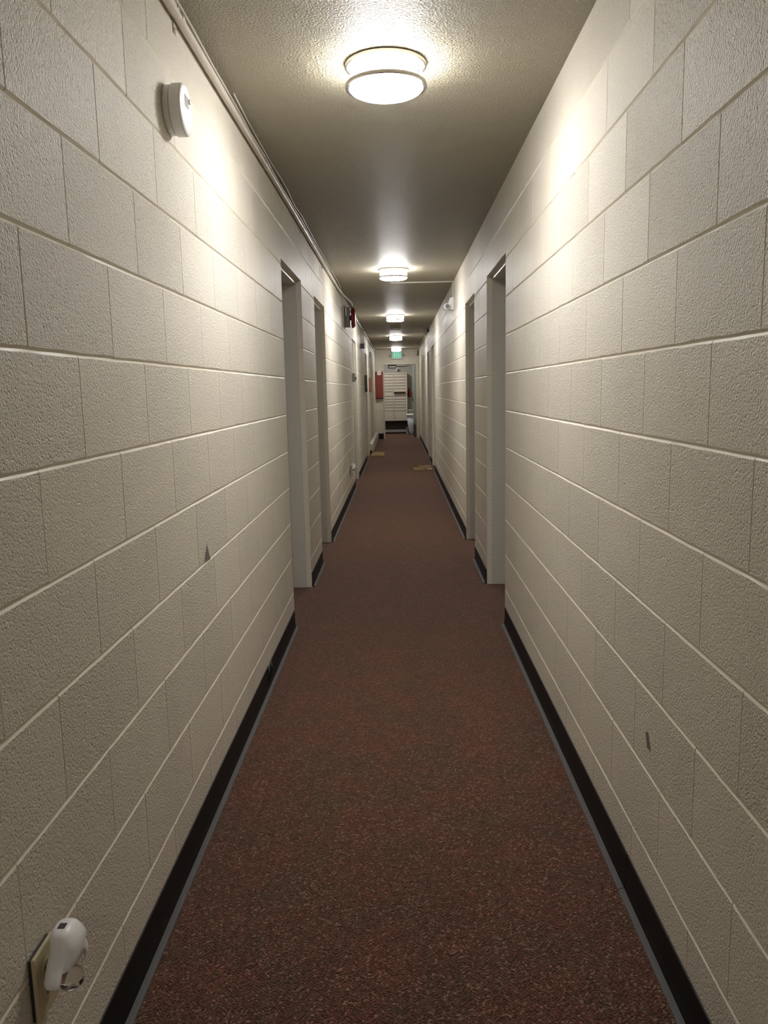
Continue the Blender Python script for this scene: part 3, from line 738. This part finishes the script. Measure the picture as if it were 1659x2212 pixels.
for i in range(12):
    z1, z0 = RZ[i], RZ[i+1]
    if i == 6:
        mdoor(-0.517, -0.152, z0, z1-0.0, False)
        mdoor(-0.128, 0.233, z0, 1.238, True)
        f = link('door', B(-0.122, 0.228, YM-0.11, YM-0.002, 1.283, 1.293), MT['mail'], t, bevel=0.0015); f['label'] = 'letter box flap hanging open'
    else:
        mdoor(-0.517, -0.152, z0, z1, False); mdoor(-0.128, 0.233, z0, z1, True)
for x0, x1 in ((-0.517, -0.152), (-0.128, 0.233)):
    d = link('door', B(x0+0.004, x1-0.004, YM-0.002, YM+0.0119, 0.472, 0.699), MT['mail'], t, bevel=0.0015); d['label'] = 'large lower parcel door'
bm = tube(bmesh.new(), [(-0.11, YM-0.006, 0.61), (-0.10, YM-0.012, 0.55), (-0.088, YM-0.014, 0.50), (-0.10, YM-0.012, 0.455), (-0.112, YM-0.012, 0.50)], 0.004, 6)
k = link('key_chain', bm, MT['steel'], t, smooth=True); k['label'] = 'hanging key chain'
o = link('trim_1', B(-1.39, 0.30, ROOM_END-0.012, ROOM_END-0.001, 0.0, 0.404), MT['darkbrown']); tag(o, 'dark brown panel under the letter boxes', 'panel', kind='structure')  # thin dark sheet paints the shade below the letter boxes

t = thing('baseboard_heater', (-0.2, ROOM_END-0.06, 0), 'low grey baseboard heater under the letter boxes', 'heater')
bm = prism(bmesh.new(), [(ROOM_END-0.013, 0.025), (ROOM_END-0.075, 0.025), (ROOM_END-0.085, 0.05), (ROOM_END-0.07, 0.125), (ROOM_END-0.013, 0.135)], -1.2, 0.235, 'x'); link('cover', bm, MT['steel'], t, bevel=0.003)
k = link('end_cap', B(0.2352, 0.29, ROOM_END-0.095, ROOM_END-0.013, 0.0, 0.20), MT['offwhite'], t, bevel=0.004); k['label'] = 'pale end cap'

# fire extinguisher on its bracket
t = thing('fire_extinguisher', (0.36, ROOM_END-0.09, 1.25), 'red fire extinguisher hanging on the wall beside the letter boxes', 'fire extinguisher')
EX, EY = 0.362, ROOM_END-0.075
link('cylinder', lathe(bmesh.new(), [(0.0, 1.115), (0.048, 1.115), (0.055, 1.125), (0.055, 1.285), (0.048, 1.31), (0.022, 1.33), (0.018, 1.345), (0.0, 1.345)], (EX, EY, 0), 'z', 28), MT['redbox'], t, smooth=True)
bm = bmesh.new(); tube(bm, [(EX, EY, 1.3455), (EX, EY, 1.40)], 0.012, 10); tube(bm, [(EX, EY, 1.385), (EX-0.02, EY-0.07, 1.405)], 0.008, 8); k = link('valve', bm, MT['dark'], t); k['label'] = 'black valve and lever'
k = link('hose', tube(bmesh.new(), [(EX-0.012, EY-0.008, 1.37), (EX-0.05, EY-0.02, 1.36), (EX-0.066, EY-0.02, 1.28), (EX-0.064, EY-0.02, 1.17)], 0.008, 8), MT['dark'], t, smooth=True); k['label'] = 'black hose'
k = link('bracket', B(EX-0.02, EX+0.02, EY+0.056, ROOM_END-0.001, 1.18, 1.36), MT['steel'], t); k['label'] = 'grey wall bracket'

# bins
t = thing('trash_bin', (0.395, 24.1, 0), 'tall pale tapered bin with white rim by the open door', 'bin')
def taper(bm, cx, cy, secs, n=32, e=0.55):
    rings = []
    for z, rx, ry in secs:
        r = []
        for k in range(n):
            q = 2*math.pi*k/n; c, s = math.cos(q), math.sin(q)
            r.append(bm.verts.new((cx+rx*abs(c)**e*(1 if c > 0 else -1), cy+ry*abs(s)**e*(1 if s > 0 else -1), z)))
        rings.append(r)
    for i in range(len(rings)-1):
        for k in range(n): bm.faces.new((rings[i][k], rings[i][(k+1) % n], rings[i+1][(k+1) % n], rings[i+1][k]))
    bm.faces.new(rings[0][::-1]); bm.faces.new(rings[-1]); return bm
link('body', taper(bmesh.new(), 0.385, 24.1, [(0.003, 0.062, 0.10), (0.10, 0.072, 0.11), (0.28, 0.105, 0.14), (0.565, 0.124, 0.16)]), MT['bin'], t, smooth=True)
k = link('rim', taper(bmesh.new(), 0.380, 24.1, [(0.5655, 0.138, 0.175), (0.59, 0.150, 0.185), (0.612, 0.148, 0.183), (0.622, 0.135, 0.17)]), MT['white'], t, smooth=True); k['label'] = 'white rim'
t = thing('trash_bin', (0.40, 24.55, 0), 'dark olive bin with pale edge behind the pale bin', 'bin')
link('body', taper(bmesh.new(), 0.42, 24.58, [(0.003, 0.10, 0.09), (0.705, 0.12, 0.11)]), MT['olive'], t, smooth=True)
k = link('rim', taper(bmesh.new(), 0.42, 24.58, [(0.7055, 0.125, 0.115), (0.735, 0.127, 0.117)]), MT['offwhite'], t, smooth=True); k['label'] = 'pale rim'

# white camera above the letter boxes
t = thing('security_camera', (-0.02, ROOM_END, 2.0), 'white wall camera with dark lens above the letter boxes', 'camera')
bm = bmesh.new(); box(bm, -0.052, -0.012, ROOM_END-0.03, ROOM_END-0.001, 1.91, 2.13); link('bracket', bm, MT['white'], t, bevel=0.004)
bm = lathe(bmesh.new(), [(0.0, -0.10), (0.028, -0.10), (0.040, -0.09), (0.042, -0.02), (0.03, 0.0), (0.0, 0.0)], (0.012, ROOM_END-0.031, 1.975), 'y', 24); h = link('body', bm, MT['white'], t, smooth=False)
bm = lathe(bmesh.new(), [(0.0, -0.104), (0.026, -0.103), (0.027, -0.1005), (0.0, -0.1005)], (0.012, ROOM_END-0.031, 1.965), 'y', 20); k = link('lens', bm, MT['dark'], h); k['label'] = 'dark lens'
